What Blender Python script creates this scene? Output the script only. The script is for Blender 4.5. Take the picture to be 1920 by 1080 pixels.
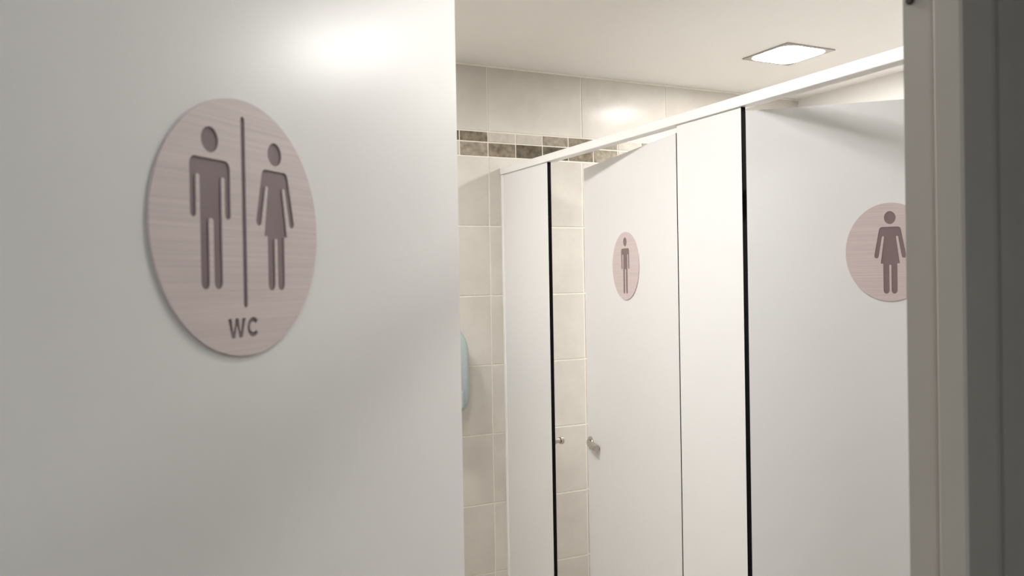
import bpy, bmesh, math, random
from mathutils import Vector, Matrix

scene = bpy.context.scene
for o in list(bpy.data.objects):
    bpy.data.objects.remove(o, do_unlink=True)
random.seed(7)

# ------------------------------------------------------------------ camera
EYE = 1.55                                    # camera height above the floor
YAW, PITCH, ROLL = math.radians(26.261), math.radians(-0.473), math.radians(0.988)
FOCAL_PX = 1547.6
cd = bpy.data.cameras.new('camera')
cam = bpy.data.objects.new('camera', cd)
scene.collection.objects.link(cam)
fw = Vector((math.sin(YAW) * math.cos(PITCH), math.cos(YAW) * math.cos(PITCH), math.sin(PITCH)))
rt = Vector((math.cos(YAW), -math.sin(YAW), 0))
up = rt.cross(fw)
r2 = rt * math.cos(ROLL) - up * math.sin(ROLL)
u2 = up * math.cos(ROLL) + rt * math.sin(ROLL)
cam.matrix_world = Matrix(((r2.x, u2.x, -fw.x, 0), (r2.y, u2.y, -fw.y, 0), (r2.z, u2.z, -fw.z, EYE), (0, 0, 0, 1)))
cd.sensor_width = 36
cd.sensor_fit = 'HORIZONTAL'
cd.lens = FOCAL_PX / 1920 * 36
cd.clip_start = 0.02
cd.dof.use_dof = True
cd.dof.focus_distance = 2.1
cd.dof.aperture_fstop = 9.5
scene.camera = cam

# ------------------------------------------------------------------ light, exposure
LAMP = 105.0            # radiance of the lamp diffusers in the washroom
LAMP_CORRIDOR = 74.0    # the single weaker lamp out in the corridor
w = bpy.data.worlds.new('world')
scene.world = w
w.use_nodes = True
w.node_tree.nodes['Background'].inputs[0].default_value = (0.8, 0.85, 0.9, 1)
w.node_tree.nodes['Background'].inputs[1].default_value = 0.05
vs = scene.view_settings
vs.view_transform = 'Standard'
vs.look = 'None'
vs.gamma = 1
vs.exposure = 0.13
vs.use_curve_mapping = False

# ------------------------------------------------------------------ measures (metres)
YB = 2.705                     # face of the tiled far wall
XL, XR = -0.42, 2.76           # faces of the side walls
YF0, YF1 = 0.410, 0.482        # entry wall, corridor face and washroom face
ZC = EYE + 0.7787              # ceiling
XP = 1.293                     # front of the cubicle head rail
XPP = 1.299                    # front of the cubicle panels
PT = 0.013                     # panel thickness

# ------------------------------------------------------------------ materials
def new_mat(name, col, rough=0.5, metal=0.0, **kw):
    m = bpy.data.materials.new(name)
    m.use_nodes = True
    b = m.node_tree.nodes['Principled BSDF']
    b.inputs['Base Color'].default_value = (*col, 1)
    b.inputs['Roughness'].default_value = rough
    b.inputs['Metallic'].default_value = metal
    for k, v in kw.items():
        b.inputs[k].default_value = v
    return m

def nodes(m):
    return m.node_tree.nodes, m.node_tree.links, m.node_tree.nodes['Principled BSDF']

def mottled(name, c1, c2, scale, rough, detail=4, bump=0.0, per_object=0.0, stretch=(1, 1, 1), lo=.3, hi=.7, coat=0.0):
    """colour clouds between c1 and c2, offset by each object's own random number"""
    m = new_mat(name, c1, rough)
    n, l, b = nodes(m)
    tc = n.new('ShaderNodeTexCoord')
    oi = n.new('ShaderNodeObjectInfo')
    mp = n.new('ShaderNodeMapping')
    mp.inputs['Scale'].default_value = stretch
    mul = n.new('ShaderNodeVectorMath'); mul.operation = 'SCALE'
    mul.inputs[0].default_value = (37.0, 91.0, 53.0)
    l.new(oi.outputs['Random'], mul.inputs['Scale'])
    add = n.new('ShaderNodeVectorMath'); add.operation = 'ADD'
    l.new(tc.outputs['Object'], mp.inputs['Vector'])
    l.new(mp.outputs['Vector'], add.inputs[0])
    l.new(mul.outputs['Vector'], add.inputs[1])
    nz = n.new('ShaderNodeTexNoise')
    nz.inputs['Scale'].default_value = scale
    nz.inputs['Detail'].default_value = detail
    nz.inputs['Roughness'].default_value = 0.6
    l.new(add.outputs['Vector'], nz.inputs['Vector'])
    cr = n.new('ShaderNodeValToRGB')
    cr.color_ramp.elements[0].position = lo
    cr.color_ramp.elements[1].position = hi
    cr.color_ramp.elements[0].color = (*c1, 1)
    cr.color_ramp.elements[1].color = (*c2, 1)
    l.new(nz.outputs['Fac'], cr.inputs['Fac'])
    out = cr.outputs['Color']
    if per_object:
        hs = n.new('ShaderNodeHueSaturation')
        mr = n.new('ShaderNodeMapRange')
        mr.inputs['To Min'].default_value = 1 - per_object
        mr.inputs['To Max'].default_value = 1 + per_object
        l.new(oi.outputs['Random'], mr.inputs['Value'])
        l.new(mr.outputs['Result'], hs.inputs['Value'])
        l.new(out, hs.inputs['Color'])
        out = hs.outputs['Color']
    l.new(out, b.inputs['Base Color'])
    if bump:
        bp = n.new('ShaderNodeBump')
        bp.inputs['Strength'].default_value = bump
        bp.inputs['Distance'].default_value = 0.002
        l.new(nz.outputs['Fac'], bp.inputs['Height'])
        l.new(bp.outputs['Normal'], b.inputs['Normal'])
    if coat:
        b.inputs['Coat Weight'].default_value = coat
        b.inputs['Coat Roughness'].default_value = 0.2
    return m

def brushed(name, c1, c2, rough=0.42, metal=0.45, axis_scale=(5.0, 5.0, 380.0)):
    m = mottled(name, c1, c2, 1.0, rough, detail=3, stretch=axis_scale, bump=0.05)
    nodes(m)[2].inputs['Metallic'].default_value = metal
    return m

M = {}
M['laminate'] = mottled('white_laminate', (.755, .753, .75), (.77, .768, .765), 3, .36)
M['core'] = new_mat('black_phenolic_core', (.004, .003, .003), .8, **{'Specular IOR Level': .12})
M['rail'] = new_mat('white_coated_aluminium', (.84, .83, .815), .3)
M['leaf'] = mottled('satin_door_paint', (.715, .705, .685), (.735, .725, .705), 4, .28)
M['frame'] = mottled('grey_frame_paint', (.40, .37, .33), (.42, .39, .35), 5, .45)
M['cover'] = mottled('shaded_frame_paint', (.235, .228, .21), (.25, .243, .225), 8, .5)  # frame grey darkened, shade painted into the jamb's corridor-side bevel
M['seal'] = new_mat('dark_rubber', (.03, .03, .028), .7)
M['tile'] = mottled('cloudy_beige_tile', (.54, .505, .455), (.64, .605, .55), 5, .19, detail=5, per_object=.04)
nodes(M['tile'])[2].inputs['Specular IOR Level'].default_value = .12
nodes(M['leaf'])[2].inputs['Specular IOR Level'].default_value = .2
M['grout'] = mottled('pale_grout', (.78, .73, .65), (.84, .79, .71), 60, .8)
for k, c1, c2 in (('light', (.47, .43, .37), (.56, .52, .45)), ('mid', (.20, .17, .125), (.38, .33, .26)),
                  ('brown', (.115, .093, .06), (.29, .24, .175)), ('dark', (.05, .037, .02), (.15, .12, .08))):
    M['mosaic_' + k] = mottled('mosaic_' + k, c1, c2, 45, .45, detail=6, lo=.35, hi=.68)
    nodes(M['mosaic_' + k])[2].inputs['Specular IOR Level'].default_value = .2
M['paint'] = mottled('plain_wall_paint', (.60, .58, .55), (.63, .61, .58), 8, .8)
M['corridor_paint'] = mottled('corridor_wall_paint', (.40, .385, .36), (.43, .41, .385), 30, .85, bump=.05)
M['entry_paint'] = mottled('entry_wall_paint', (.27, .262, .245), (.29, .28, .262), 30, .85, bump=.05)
M['ceiling'] = mottled('matt_ceiling_paint', (.835, .815, .785), (.85, .83, .80), 2, .85)
M['floor'] = mottled('stone_floor', (.62, .555, .475), (.70, .635, .55), 6, .4)
M['chrome'] = new_mat('brushed_steel', (.50, .46, .41), .2, 1.0)
M['bezel'] = new_mat('satin_nickel_bezel', (.42, .39, .36), .38, .8)
M['sign_plate'] = brushed('rose_brushed_metal', (.545, .46, .45), (.64, .545, .525), rough=.45, metal=.0)
nodes(M['sign_plate'])[2].inputs['Specular IOR Level'].default_value = .3
M['sign_ink'] = mottled('dull_mauve_recess', (.20, .143, .146), (.225, .165, .166), 20, .6)
M['teal'] = new_mat('pale_teal_plastic', (.50, .585, .575), .35)
nodes(M['teal'])[2].inputs['Transmission Weight'].default_value = .25
M['white_plastic'] = new_mat('white_plastic', (.75, .74, .72), .4)

def emitter(name, strength, col):
    m = bpy.data.materials.new(name)
    m.use_nodes = True
    n, l = m.node_tree.nodes, m.node_tree.links
    n.clear()
    e = n.new('ShaderNodeEmission')
    e.inputs[0].default_value = (*col, 1)
    e.inputs[1].default_value = strength
    o = n.new('ShaderNodeOutputMaterial')
    l.new(e.outputs[0], o.inputs[0])
    return m

M['lamp_corridor'] = emitter('corridor_lamp_diffuser', LAMP_CORRIDOR, (.92, .97, 1.0))

# ------------------------------------------------------------------ helpers
COL = scene.collection

def link(name, me, parent=None, loc=None, rotz=None):
    o = bpy.data.objects.new(name, me)
    COL.objects.link(o)
    if parent is not None:
        o.parent = parent
    if loc is not None:
        o.location = loc
    if rotz is not None:
        o.rotation_euler = (0, 0, rotz)
    return o

def mesh(name, bm, mats):
    me = bpy.data.meshes.new(name)
    bmesh.ops.recalc_face_normals(bm, faces=bm.faces[:])
    bm.to_mesh(me)
    bm.free()
    for m in (mats if isinstance(mats, (list, tuple)) else [mats]):
        me.materials.append(M[m])
    return me

def obj(name, bm, mats, parent=None, loc=None, rotz=None, smooth=False):
    me = mesh(name, bm, mats)
    if smooth:
        for p in me.polygons:
            p.use_smooth = True
    return link(name, me, parent, loc, rotz)

def thing(name, label=None, cat=None, loc=(0, 0, 0), rotz=0, group=None, kind=None):
    o = link(name, None, None, loc, rotz)
    tag(o, label, cat, group, kind)
    return o

def tag(o, label=None, cat=None, group=None, kind=None):
    for k, v in (('label', label), ('category', cat), ('group', group), ('kind', kind)):
        if v:
            o[k] = v
    return o

def add_box(bm, x0, x1, y0, y1, z0, z1, bev=0.0, seg=1):
    r = bmesh.ops.create_cube(bm, size=1)
    v = r['verts']
    bmesh.ops.scale(bm, vec=(x1 - x0, y1 - y0, z1 - z0), verts=v)
    bmesh.ops.translate(bm, vec=((x0 + x1) / 2, (y0 + y1) / 2, (z0 + z1) / 2), verts=v)
    if bev:
        e = list({e for q in v for e in q.link_edges})
        bmesh.ops.bevel(bm, geom=e, offset=bev, segments=seg, profile=.5, affect='EDGES')
    return bm

def box(*a, **k):
    return add_box(bmesh.new(), *a, **k)

def add_cyl(bm, p0, p1, r0, r1=None, seg=24, bev=0.0):
    p0, p1 = Vector(p0), Vector(p1)
    d = p1 - p0
    q = d.to_track_quat('Z', 'Y').to_matrix().to_4x4()
    q.translation = (p0 + p1) / 2
    r = bmesh.ops.create_cone(bm, cap_ends=True, segments=seg, radius1=r0, radius2=r0 if r1 is None else r1, depth=d.length, matrix=q)
    if bev:
        v = set(r['verts'])
        e = [e for f in bm.faces if len(f.verts) == seg and all(x in v for x in f.verts) for e in f.edges]
        bmesh.ops.bevel(bm, geom=list(set(e)), offset=bev, segments=2, profile=.5, affect='EDGES')
    return bm

def cyl(*a, **k):
    return add_cyl(bmesh.new(), *a, **k)

def plan_prism(poly, z0, z1):
    """closed prism standing on a plan polygon"""
    bm = bmesh.new()
    lo = [bm.verts.new((x, y, z0)) for x, y in poly]
    hi = [bm.verts.new((x, y, z1)) for x, y in poly]
    bm.faces.new(lo)
    bm.faces.new(hi)
    n = len(poly)
    for i in range(n):
        bm.faces.new((lo[i], lo[(i + 1) % n], hi[(i + 1) % n], hi[i]))
    return bm

def slab(length, z0, z1, thick=PT):
    """compact laminate panel along local +x, front face y=0, body towards +y:
    two white laminate skins (material 0) on a black core (material 1)"""
    bm = bmesh.new()
    c = 0.0006
    sect = [(c, 0), (length - c, 0), (length, c), (length, thick - c), (length - c, thick), (c, thick), (0, thick - c), (0, c)]
    lo = [bm.verts.new((x, y, z0)) for x, y in sect]
    hi = [bm.verts.new((x, y, z1)) for x, y in sect]
    f = [bm.faces.new(lo), bm.faces.new(hi)]
    for i in range(8):
        f.append(bm.faces.new((lo[i], lo[(i + 1) % 8], hi[(i + 1) % 8], hi[i])))
    for q in f:
        q.material_index = 1
    f[2].material_index = 0        # front skin
    f[6].material_index = 0        # back skin
    return bm

def filled(name, splines, z0, thick, mats, resolution=1):
    """flat sheet in the local xy plane from closed outlines; inner outlines become holes"""
    cu = bpy.data.curves.new(name, 'CURVE')
    cu.dimensions = '2D'
    cu.fill_mode = 'BOTH'
    cu.extrude = thick / 2
    for pts in splines:
        s = cu.splines.new('POLY')
        s.points.add(len(pts) - 1)
        for p, q in zip(s.points, pts):
            p.co = (q[0], q[1], 0, 1)
        s.use_cyclic_u = True
    tmp = bpy.data.objects.new(name, cu)
    COL.objects.link(tmp)
    dg = bpy.context.evaluated_depsgraph_get()
    dg.update()
    me = bpy.data.meshes.new_from_object(tmp.evaluated_get(dg))
    me.name = name
    bpy.data.objects.remove(tmp, do_unlink=True)
    bpy.data.curves.remove(cu)
    me.transform(Matrix.Translation((0, 0, z0 + thick / 2)))
    me.materials.clear()
    me.materials.append(M[mats])
    for p in me.polygons:
        p.use_smooth = False
    return me

def circle(cx, cy, r, n=64, ry=None):
    ry = r if ry is None else ry
    return [(cx + r * math.cos(2 * math.pi * i / n), cy + ry * math.sin(2 * math.pi * i / n)) for i in range(n)]

def rounded_rect(hx, hy, r, n=8):
    out = []
    for k, (sx, sy) in enumerate(((1, 1), (-1, 1), (-1, -1), (1, -1))):
        for i in range(n + 1):
            a = math.pi / 2 * (k + i / n)
            out.append((sx * (hx - r) + r * math.cos(a), sy * (hy - r) + r * math.sin(a)))
    return out

# ================================================================== the setting
YC0, XC0, XC1 = -1.5, -1.6, 2.3           # the corridor outside
o = obj('floor', box(XC0 - .1, XR + .1, YC0 - .1, YB + .1, -.1, 0), 'floor'); tag(o, kind='structure')
o = obj('ceiling', box(XC0 - .1, XR + .1, YC0 - .1, YB + .1, ZC, ZC + .1), 'ceiling'); tag(o, kind='structure')
T = 0.002                                   # tiles stand this far proud of the joints
wall_back = tag(obj('wall_back', box(XL - .1, XR + .1, YB + T, YB + .1, 0, ZC), 'grout'), kind='structure')
wall_right = tag(obj('wall_right', box(XR, XR + .1, YF1, YB + T, 0, ZC), 'ceiling'), kind='structure')
wall_left = tag(obj('wall_left', box(XL - .1, XL - T, YF1, YB + T, 0, ZC), 'grout'), kind='structure')
o = tag(obj('wall_corridor_back', box(XC0 - .1, XC1 + .1, YC0 - .1, YC0, 0, ZC), 'corridor_paint'), kind='structure')
o = tag(obj('wall_corridor_left', box(XC0 - .1, XC0, YC0, YF1, 0, ZC), 'corridor_paint'), kind='structure')
o = tag(obj('wall_corridor_right', box(XC1, XC1 + .1, YC0, YF0, 0, ZC), 'corridor_paint'), kind='structure')
# entry wall with the doorway
DX0, DX1, DZ = -0.225, 0.6285, 2.075
bm = box(XC0, DX0, YF0, YF1, 0, ZC)
add_box(bm, DX1 + .002, XR + .1, YF0, YF1, 0, ZC)
add_box(bm, DX0, DX1 + .002, YF0, YF1, DZ, ZC)
tag(obj('wall_front', bm, 'entry_paint'), kind='structure')

# ---- wall tiles, one by one
G = 0.0042
def tile_mesh(name, wd, ht, mat):
    """tile in the local xz plane, its face towards -y, rim slightly eased"""
    bm = bmesh.new()
    c = .0012
    a = [bm.verts.new((x * wd / 2, T, z * ht / 2)) for x, z in ((-1, -1), (1, -1), (1, 1), (-1, 1))]
    m_ = [bm.verts.new((x * wd / 2, c, z * ht / 2)) for x, z in ((-1, -1), (1, -1), (1, 1), (-1, 1))]
    f = [bm.verts.new((x * (wd / 2 - c), 0, z * (ht / 2 - c))) for x, z in ((-1, -1), (1, -1), (1, 1), (-1, 1))]
    bm.faces.new(f)
    bm.faces.new(a)
    for i in range(4):
        j = (i + 1) % 4
        bm.faces.new((a[i], a[j], m_[j], m_[i]))
        bm.faces.new((m_[i], m_[j], f[j], f[i]))
    return mesh(name, bm, mat)

TILES = {}
def place_tile(name, wall, x0, x1, z0, z1, mat, where):
    """a tile between joint centres x0..x1, z0..z1; where(u, z) gives the point and turn on its wall"""
    wd, ht = x1 - x0 - G, z1 - z0 - G
    if wd < .008 or ht < .008:
        return
    key = (round(wd, 4), round(ht, 4), mat)
    if key not in TILES:
        TILES[key] = tile_mesh(name, wd, ht, mat)
    p, rz = where((x0 + x1) / 2, (z0 + z1) / 2)
    link(name, TILES[key], wall, p, rz)

TW, TH, XJ, MW = 0.3932, 0.25, 1.2489, 0.1114
ZA1, ZA2, Z0 = EYE + .5402, EYE + .5019, EYE + .4496
rows = [(Z0 - TH * (k + 1), Z0 - TH * k) for k in range(8)] + [(ZA1, ZC - .004)]
back = lambda u, z: (Vector((u, YB, z)), 0)
left = lambda u, z: (Vector((XL, u, z)), math.pi / 2)

def tile_wall(wall, u0, u1, joint, where, palette):
    for z0, z1 in rows:
        k = math.floor((u0 - joint) / TW)
        while joint + k * TW < u1 - .001:
            a, b = max(u0, joint + k * TW), min(u1, joint + (k + 1) * TW)
            place_tile('tile', wall, a, b, max(z0, .0), z1, 'tile', where)
            k += 1
    for r, (z0, z1) in enumerate(((ZA2, ZA1), (Z0, ZA2))):
        k = math.floor((u0 - joint) / MW)
        while joint + k * MW < u1 - .001:
            a, b = max(u0, joint + k * MW), min(u1, joint + (k + 1) * MW)
            place_tile('mosaic_tile', wall, a, b, z0, z1, 'mosaic_' + palette(r, k), where)
            k += 1

TOPROW = {-2: 'dark', -1: 'brown', 0: 'light', 1: 'light', 2: 'mid', 3: 'brown', 4: 'mid', 5: 'light', 6: 'mid'}
LOWROW = {-2: 'light', -1: 'mid', 0: 'brown', 1: 'dark', 2: 'dark', 3: 'brown', 4: 'mid', 5: 'light', 6: 'light'}
rnd = random.Random(3)
def pal(r, k):
    return (TOPROW, LOWROW)[r].get(k) or rnd.choice(['light', 'mid', 'brown', 'dark'])
tile_wall(wall_back, XL, XR, XJ, back, pal)
tile_wall(wall_left, YF1, YB, .7, left, pal)
# silicone bead along the top of the tiling
tag(obj('trim_2', box(XL, XR, YB - .004, YB + T, ZC - .007, ZC, bev=.0015), 'grout'), kind='structure')

# ---- door frame of the entry (trim_1), jamb section traced corner by corner
def jamb_poly(sx, x_ref, cover=False):
    """plan section of the steel jamb; sx=+1 for the latch side, x_ref = rebate face"""
    p = [(0.0, YF1 - .0005), (0.0, .4450), (-.0105, .4450), (-.0120, .4432), (-.0120, .4222), (-.0098, .4205),
         (.0160, .4205), (.0160, YF1 - .0005)]
    if cover:                                   # corridor-side bevel of the jamb, split off to carry painted shade
        p = [(-.0098, .4205), (.0100, .4105), (.0132, .4098), (.0150, .4110), (.0150, .4140), (.0160, .4140), (.0160, .4205)]
    return [(x_ref + sx * x, y) for x, y in p]

trim = thing('trim_1', kind='structure')
XJAMB = 0.6120
j = obj('jamb', plan_prism(jamb_poly(1, XJAMB), 0, DZ - .02), 'frame', trim)
tag(obj('rubber_buffer', cyl((XJAMB + .0005, .4735, EYE + .2300), (XJAMB - .003, .4735, EYE + .2300), .0036, bev=.001), 'seal', j))
obj('shaded_jamb_bevel', plan_prism(jamb_poly(1, XJAMB, True), 0, DZ - .02), 'cover', trim)
XHINGE = -0.2085
obj('shaded_jamb_bevel', plan_prism(jamb_poly(-1, XHINGE, True), 0, DZ - .02), 'cover', trim)
obj('jamb', plan_prism(jamb_poly(-1, XHINGE), 0, DZ - .02), 'frame', trim)
bm = box(XHINGE, XJAMB, .4450, YF1 + .002, DZ - .02, DZ)
add_box(bm, XHINGE, XJAMB, .4110, .4450, DZ - .032, DZ)
obj('head_jamb', bm, 'frame', trim)

# ================================================================== entry door
WCC = Vector((0.10225 - .0016, 0.6917 + .0017, EYE + .0465))            # centre of the round sign on the face of the leaf
PHI = 0.80536                                           # heading of the leaf, from +y towards +x
RZ = math.pi / 2 - PHI                                  # local +x runs from the hinge to the free edge
DU = Vector((math.sin(PHI), math.cos(PHI), 0))
S_H, S_F = -0.372, 0.4375
leaf_org = WCC + DU * S_H
door = thing('door_1', kind='structure', loc=(leaf_org.x, leaf_org.y, 0), rotz=RZ)
LW = S_F - S_H
obj('leaf', box(0, LW, 0, .04, .008, 2.048, bev=.0022, seg=3), 'leaf', door, smooth=False)
for s in (-1, 1):
    yy = -.0 if s < 0 else .04
    h = obj('handle', cyl((LW - .06, yy, 1.03), (LW - .06, yy + s * .009, 1.03), .026, bev=.002), 'chrome', door)
    bm = cyl((LW - .06, yy + s * .009, 1.03), (LW - .06, yy + s * .05, 1.03), .009)
    add_cyl(bm, (LW - .052, yy + s * .05, 1.03), (LW - .18, yy + s * .05, 1.03), .0095, bev=.003)
    obj('lever', bm, 'chrome', h)
for z in (.25, 1.05, 1.82):
    bm = cyl((-.004, .044, z - .045), (-.004, .044, z + .045), .007, bev=.001)
    add_box(bm, -.0022, 0, .008, .04, z - .04, z + .04)
    obj('hinge', bm, 'chrome', door)

# ================================================================== signs
def xf(pts, s, dx, dz, R):
    return [((x * s + dx) * R, (z * s + dz) * R) for x, z in pts]

def arc(cx, cy, r, a0, a1, n=6):
    return [(cx + r * math.cos(math.radians(a0 + (a1 - a0) * i / n)), cy + r * math.sin(math.radians(a0 + (a1 - a0) * i / n))) for i in range(n + 1)]

def man(s, dx, dz, R):
    """pictogram in units of the sign radius, centred on x=0"""
    half = [(0, .497)] + arc(.163, .437, .060, 90, 0) + [(.223, .085)] + arc(.189, .085, .034, 0, -180) + [(.155, .352)] \
        + arc(.1375, .352, .0175, 0, 180, 4) + [(.120, .05), (.120, -.43)] + arc(.071, -.43, .048, 0, -180) + [(.023, .03)] + arc(0, .03, .023, 0, 90, 3)
    body = half + [(-x, z) for x, z in reversed(half[1:-1])]
    return [xf(circle(0, .637, .096, 40), s, dx, dz, R), xf(body, s, dx, dz, R)]

def woman(s, dx, dz, R):
    half = [(0, .493)] + arc(.125, .438, .055, 90, 12) + [(.258, .073)] + arc(.222, .065, .037, 8, -172) + [(.1295, .345)] \
        + arc(.1135, .342, .0155, 10, 180, 4) + [(.156, -.050), (.114, -.052), (.114, -.450)] + arc(.065, -.450, .049, 0, -180) \
        + [(.016, -.085)] + arc(0, -.085, .016, 0, 90, 3)
    body = half + [(-x, z) for x, z in reversed(half[1:-1])]
    return [xf(circle(0, .629, .095, 40), s, dx, dz, R), xf(body, s, dx, dz, R)]

def letter_w(R):
    x0, w_, t, b = -.222, .216, -.706, -.858
    k = .048
    pts = [(0, t), (k, t), (.066, b + .052), (.088, t), (.128, t), (.150, b + .052), (.168, t), (w_, t), (.174, b), (.130, b), (.108, t - .060), (.086, b), (.042, b)]
    return [xf([(x0 + x, z) for x, z in pts], 1, 0, 0, R)]

def letter_c(R):
    cx, cz = .082, -.782
    out = [(cx + .074 * math.cos(math.radians(a)), cz + .079 * math.sin(math.radians(a))) for a in range(35, 326, 10)]
    inn = [(cx + .036 * math.cos(math.radians(a)), cz + .041 * math.sin(math.radians(a))) for a in range(325, 34, -10)]
    return [xf(out + inn, 1, 0, 0, R)]

def make_sign(name, label, centre, rotz, R, figures, aspect=1.0, mats=('sign_plate', 'sign_ink')):
    """round engraved plate: local x along the door, local z up, face towards -y"""
    root = thing(name, label, 'sign', centre, rotz, 'round toilet signs')
    TH_ = .0020
    holes = [s for _, sp in figures for s in sp]
    if aspect != 1.0:
        holes = [[(x * aspect, z) for x, z in s] for s in holes]
    turn = Matrix.Rotation(math.pi / 2, 4, 'X')           # sheet plane xy -> xz, thickness towards -y
    me = filled('plate', [circle(0, 0, R * aspect, 128, R)] + holes, .0003, TH_, mats[0])
    me.transform(turn)
    link('plate', me, root)
    for nm, sp in figures:
        if aspect != 1.0:
            sp = [[(x * aspect, z) for x, z in s] for s in sp]
        me = filled(nm, sp, .0003, .0008, mats[1])
        me.transform(turn)
        link(nm, me, root)
    return root

R_ = 0.1025
bar = [rounded_rect(.027 * R_, .749 * R_, .026 * R_, 4)]
bar = [[(x - .004 * R_, z + .124 * R_) for x, z in bar[0]]]
make_sign('toilet_sign', 'large round rose brushed-metal sign with man, woman and WC on the near door', WCC, RZ, R_,
          [('man_pictogram', man(1, -.385, 0, R_)), ('divider_bar', bar), ('woman_pictogram', woman(1, .402, 0, R_)),
           ('letter', letter_w(R_)), ('letter', letter_c(R_))])

# ================================================================== toilet cubicles
ZB = .15                                    # panels stop this far above the floor, on feet
ZH0, ZH1 = EYE + .3858, EYE + .4101         # head rail
Y1R, Y2L, Y2R = 2.3578, 1.681, 1.4458       # edges of the fixed panels
Y3L = Y2R - .674
part = thing('cubicle_partition', 'white laminate toilet cubicle front with two doors, bright head rail and black panel edges', 'partition', (XPP, YF1, 0), kind='thing')

def panel_part(name, y_hi, y_lo):
    # panel along -y seen from the aisle: local x runs towards -y, body towards +x
    o = obj(name, slab(y_hi - y_lo, ZB, ZH0 + .006), ['laminate', 'core'], part)
    o.location = (0, y_hi - YF1, 0)
    o.rotation_euler = (0, 0, -math.pi / 2)
    return o
# slab's front (y=0) faces local -y; turned by -90 deg it faces -x, the aisle
p1 = panel_part('fixed_panel', YB - .0035, Y1R)
p2 = panel_part('fixed_panel', Y2L, Y2R)
p3 = panel_part('fixed_panel', Y3L, YF1 + .003)
o = obj('head_rail', box(XP - XPP, XP - XPP + .032, 0.003, YB - .001 - YF1, ZH0, ZH1, bev=.0012), 'rail', part)
o = obj('wall_channel', box(-.003, PT + .003, YB - .0145 - YF1, YB - .0005 - YF1, ZB, ZH0, bev=.0008), 'rail', part)
# dividing panel between the two cubicles, from the middle fixed panel to the right wall
YD = 1.566
o = obj('divider_panel', slab(XR - .002 - (XPP + PT), ZB, ZH0 - .03), ['laminate', 'core'], part)
o.location = (PT, YD - YF1, 0)
for y in (YB - .06, Y1R + .04, Y2L - .04, Y2R + .04, Y3L - .04, YF1 + .06):
    bm = cyl((PT / 2, y - YF1, 0), (PT / 2, y - YF1, .012), .026, bev=.002)
    add_cyl(bm, (PT / 2, y - YF1, .012), (PT / 2, y - YF1, ZB), .009)
    obj('foot', bm, 'chrome', part)
# bolt keeper on the back of the far fixed panel
ky, kz = 2.372, EYE - .528
bm = cyl((PT, ky - YF1, kz), (PT + .006, ky - YF1, kz), .0125, bev=.0015)
add_cyl(bm, (PT + .006, ky - YF1, kz), (PT + .024, ky - YF1, kz), .0085)
add_cyl(bm, (PT + .024, ky - YF1, kz), (PT + .036, ky - YF1, kz), .0125, bev=.0015)
obj('bolt_keeper', bm, 'chrome', part)

def cubicle_door(label, org, direction, width, ztop, lock_at):
    """door leaf: local x from the hinge to the free edge; its aisle face is y=0 or y=-thickness by hand"""
    d = Vector(direction).normalized()
    rz = math.atan2(d.y, d.x)
    n = Vector((-d.y, d.x))                 # local +y in plan
    aisle = -1 if n.x > 0 else 1            # the aisle face looks towards -x
    bm = slab(width, ZB, ztop)
    if aisle > 0:                           # body lies on the other side of the face
        bmesh.ops.translate(bm, vec=(0, -PT, 0), verts=bm.verts[:])
    root = obj('cubicle_door', bm, ['laminate', 'core'], part, (org[0] - XPP, org[1] - YF1, 0), rz)
    root['label'] = label
    zk = EYE - .534
    for side in (1, -1):
        s = aisle * side
        y0 = 0 if side > 0 else -aisle * PT
        y0 = y0 + 0.0
        rose = cyl((lock_at, y0, zk), (lock_at, y0 + s * .006, zk), .0215, seg=32, bev=.002)
        obj('lock_rose', rose, 'chrome', root)
        bm = cyl((lock_at - .004, y0 + s * .006, zk), (lock_at - .004, y0 + s * .014, zk), .012)
        add_cyl(bm, (lock_at - .014, y0 + s * .013, zk + .001), (lock_at - .080, y0 + s * .013, zk - .004), .0095, .0120, bev=.002)
        obj('thumb_turn', bm, 'chrome', root)
    for z in (.4, 1.72):
        bm = cyl((.006, -aisle * (PT + .005), z - .03), (.006, -aisle * (PT + .005), z + .03), .005)
        add_box(bm, .006, .05, *sorted((-aisle * PT, -aisle * (PT + .003))), z - .025, z + .025)
        obj('hinge', bm, 'chrome', root)
    return root, d, rz, aisle

ZT = EYE + .367
d1, u1, rz1, a1 = cubicle_door('white cubicle door ajar, narrow man sign on it, beside the strip of tiled wall', (1.300, 1.685), (.18944, .98189), .668, ZT, .668 - .030)
d2, u2d, rz2, a2 = cubicle_door('white cubicle door swung inwards behind the right jamb, woman sign on it', (1.2985, 1.4317), (.7253, -.6884), .62, ZT + .0065, .60)

def sign_on(org, d, s, z, rz, aisle, label, figs, R, aspect):
    c = Vector((org[0], org[1], 0)) + Vector((d.x, d.y, 0)) * s
    # the sign's face looks along its local -y; turn it about when the aisle face is local +y
    rot = rz if aisle < 0 else rz + math.pi
    return make_sign('toilet_sign', label, (c.x, c.y, z), rot, R, figs, aspect)

sign_on((1.300, 1.685), u1, .330, EYE + .0385, rz1, a1, 'round rose metal sign with a single man on the ajar cubicle door',
        [('man_pictogram', man(1.37, 0, -.166, .099))], .099, .97)
sign_on((1.2985, 1.4317), u2d, .2945, EYE + .0488, rz2, a2, 'round rose metal sign with a single woman, cut off by the right jamb',
        [('woman_pictogram', woman(1.37, 0, -.166, .1055))], .1055, .84)

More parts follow.
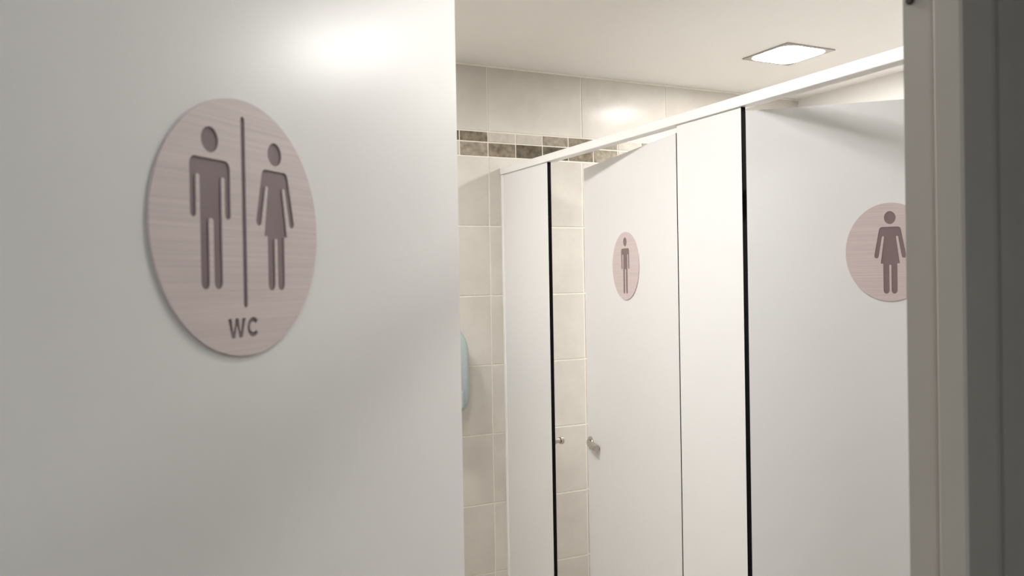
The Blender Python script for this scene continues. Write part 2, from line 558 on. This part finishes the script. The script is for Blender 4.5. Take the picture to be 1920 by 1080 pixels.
# ================================================================== ceiling lights
def ceiling_light(label, x, y, power=1.0, half=.109):
    lamp = 'lamp_corridor' if power is None else 'lamp_%g' % power
    if lamp not in M:
        M[lamp] = emitter(lamp, LAMP * power, (1.0, .985, .962))
    root = thing('ceiling_light', label, 'ceiling light', (x, y, ZC), 0, 'square recessed ceiling lights')
    sq = [(half, half), (-half, half), (-half, -half), (half, -half)]
    me = filled('bezel', [sq, rounded_rect(half * .91, half * .91, half * .42)], -.0045, .0045, 'bezel')
    link('bezel', me, root)
    me = filled('diffuser', [rounded_rect(half * .91, half * .91, half * .42)], -.0032, .0028, lamp)
    link('diffuser', me, root)
    return root
ceiling_light('square recessed ceiling light shining over the far cubicle', 2.160, 2.163, 0.95)
ceiling_light('square recessed ceiling light over the nearer cubicle', 2.130, 1.190, 1.7)
ceiling_light('square recessed ceiling light over the far end of the aisle', .47, 2.163, 0.92)
ceiling_light('square recessed ceiling light over the middle of the aisle', .47, 1.350, 0.84)
ceiling_light('square recessed ceiling light over the aisle just inside the entry doorway', .70, .780, 0.39)
ceiling_light('square ceiling light in the corridor outside the entry door', -.5, -.75, None, .15)

# ================================================================== soap dispenser
def dispenser():
    xr, zt, zb, dep = 1.124, EYE - .150, EYE - .445, .100
    wd = .125
    root = thing('soap_dispenser', 'pale teal rounded soap dispenser on the tiled far wall behind the door edge', 'dispenser', (xr - wd / 2, YB, (zt + zb) / 2))
    hz = (zt - zb) / 2
    obj('back_plate', box(-wd / 2 + .004, wd / 2 - .004, -.012, 0, -hz + .004, hz - .004, bev=.003, seg=2), 'white_plastic', root)
    bm = bmesh.new()
    prof = []                       # side profile, y against z
    n = 14
    for i in range(n + 1):
        t = i / n
        z = -hz + 2 * hz * t
        y = -dep * (1 - .28 * abs(2 * t - .9) ** 2.6)
        prof.append((y, z))
    ring = []
    for y, z in prof:
        t = (z + hz) / (2 * hz)
        hw = wd / 2 * (1 - .55 * max(0, (t - .72) / .28) ** 2 - .25 * max(0, (.10 - t) / .10) ** 2)
        sec = [(-hw, -.012)] + [(-hw + .022 - .022 * math.cos(a), y + .022 - .022 * math.sin(a)) for a in (0, .4, .8, 1.2, math.pi / 2)] \
            + [(hw - .022 + .022 * math.cos(a), y + .022 - .022 * math.sin(a)) for a in (math.pi / 2, 1.2, .8, .4, 0)] + [(hw, -.012)]
        ring.append([bm.verts.new((x, yy, z)) for x, yy in sec])
    for a, b in zip(ring, ring[1:]):
        for i in range(len(a)):
            jx = (i + 1) % len(a)
            bm.faces.new((a[i], a[jx], b[jx], b[i]))
    bm.faces.new(ring[0]); bm.faces.new(ring[-1])
    obj('cover', bm, 'teal', root, smooth=True)
    obj('push_lever', box(-wd / 2 + .03, wd / 2 - .03, -dep - .006, -dep * .82, -hz + .012, -hz + .075, bev=.006, seg=2), 'teal', root)
    obj('nozzle', cyl((0, -dep * .6, -hz + .004), (0, -dep * .6, -hz - .014), .009, .006), 'white_plastic', root)
dispenser()
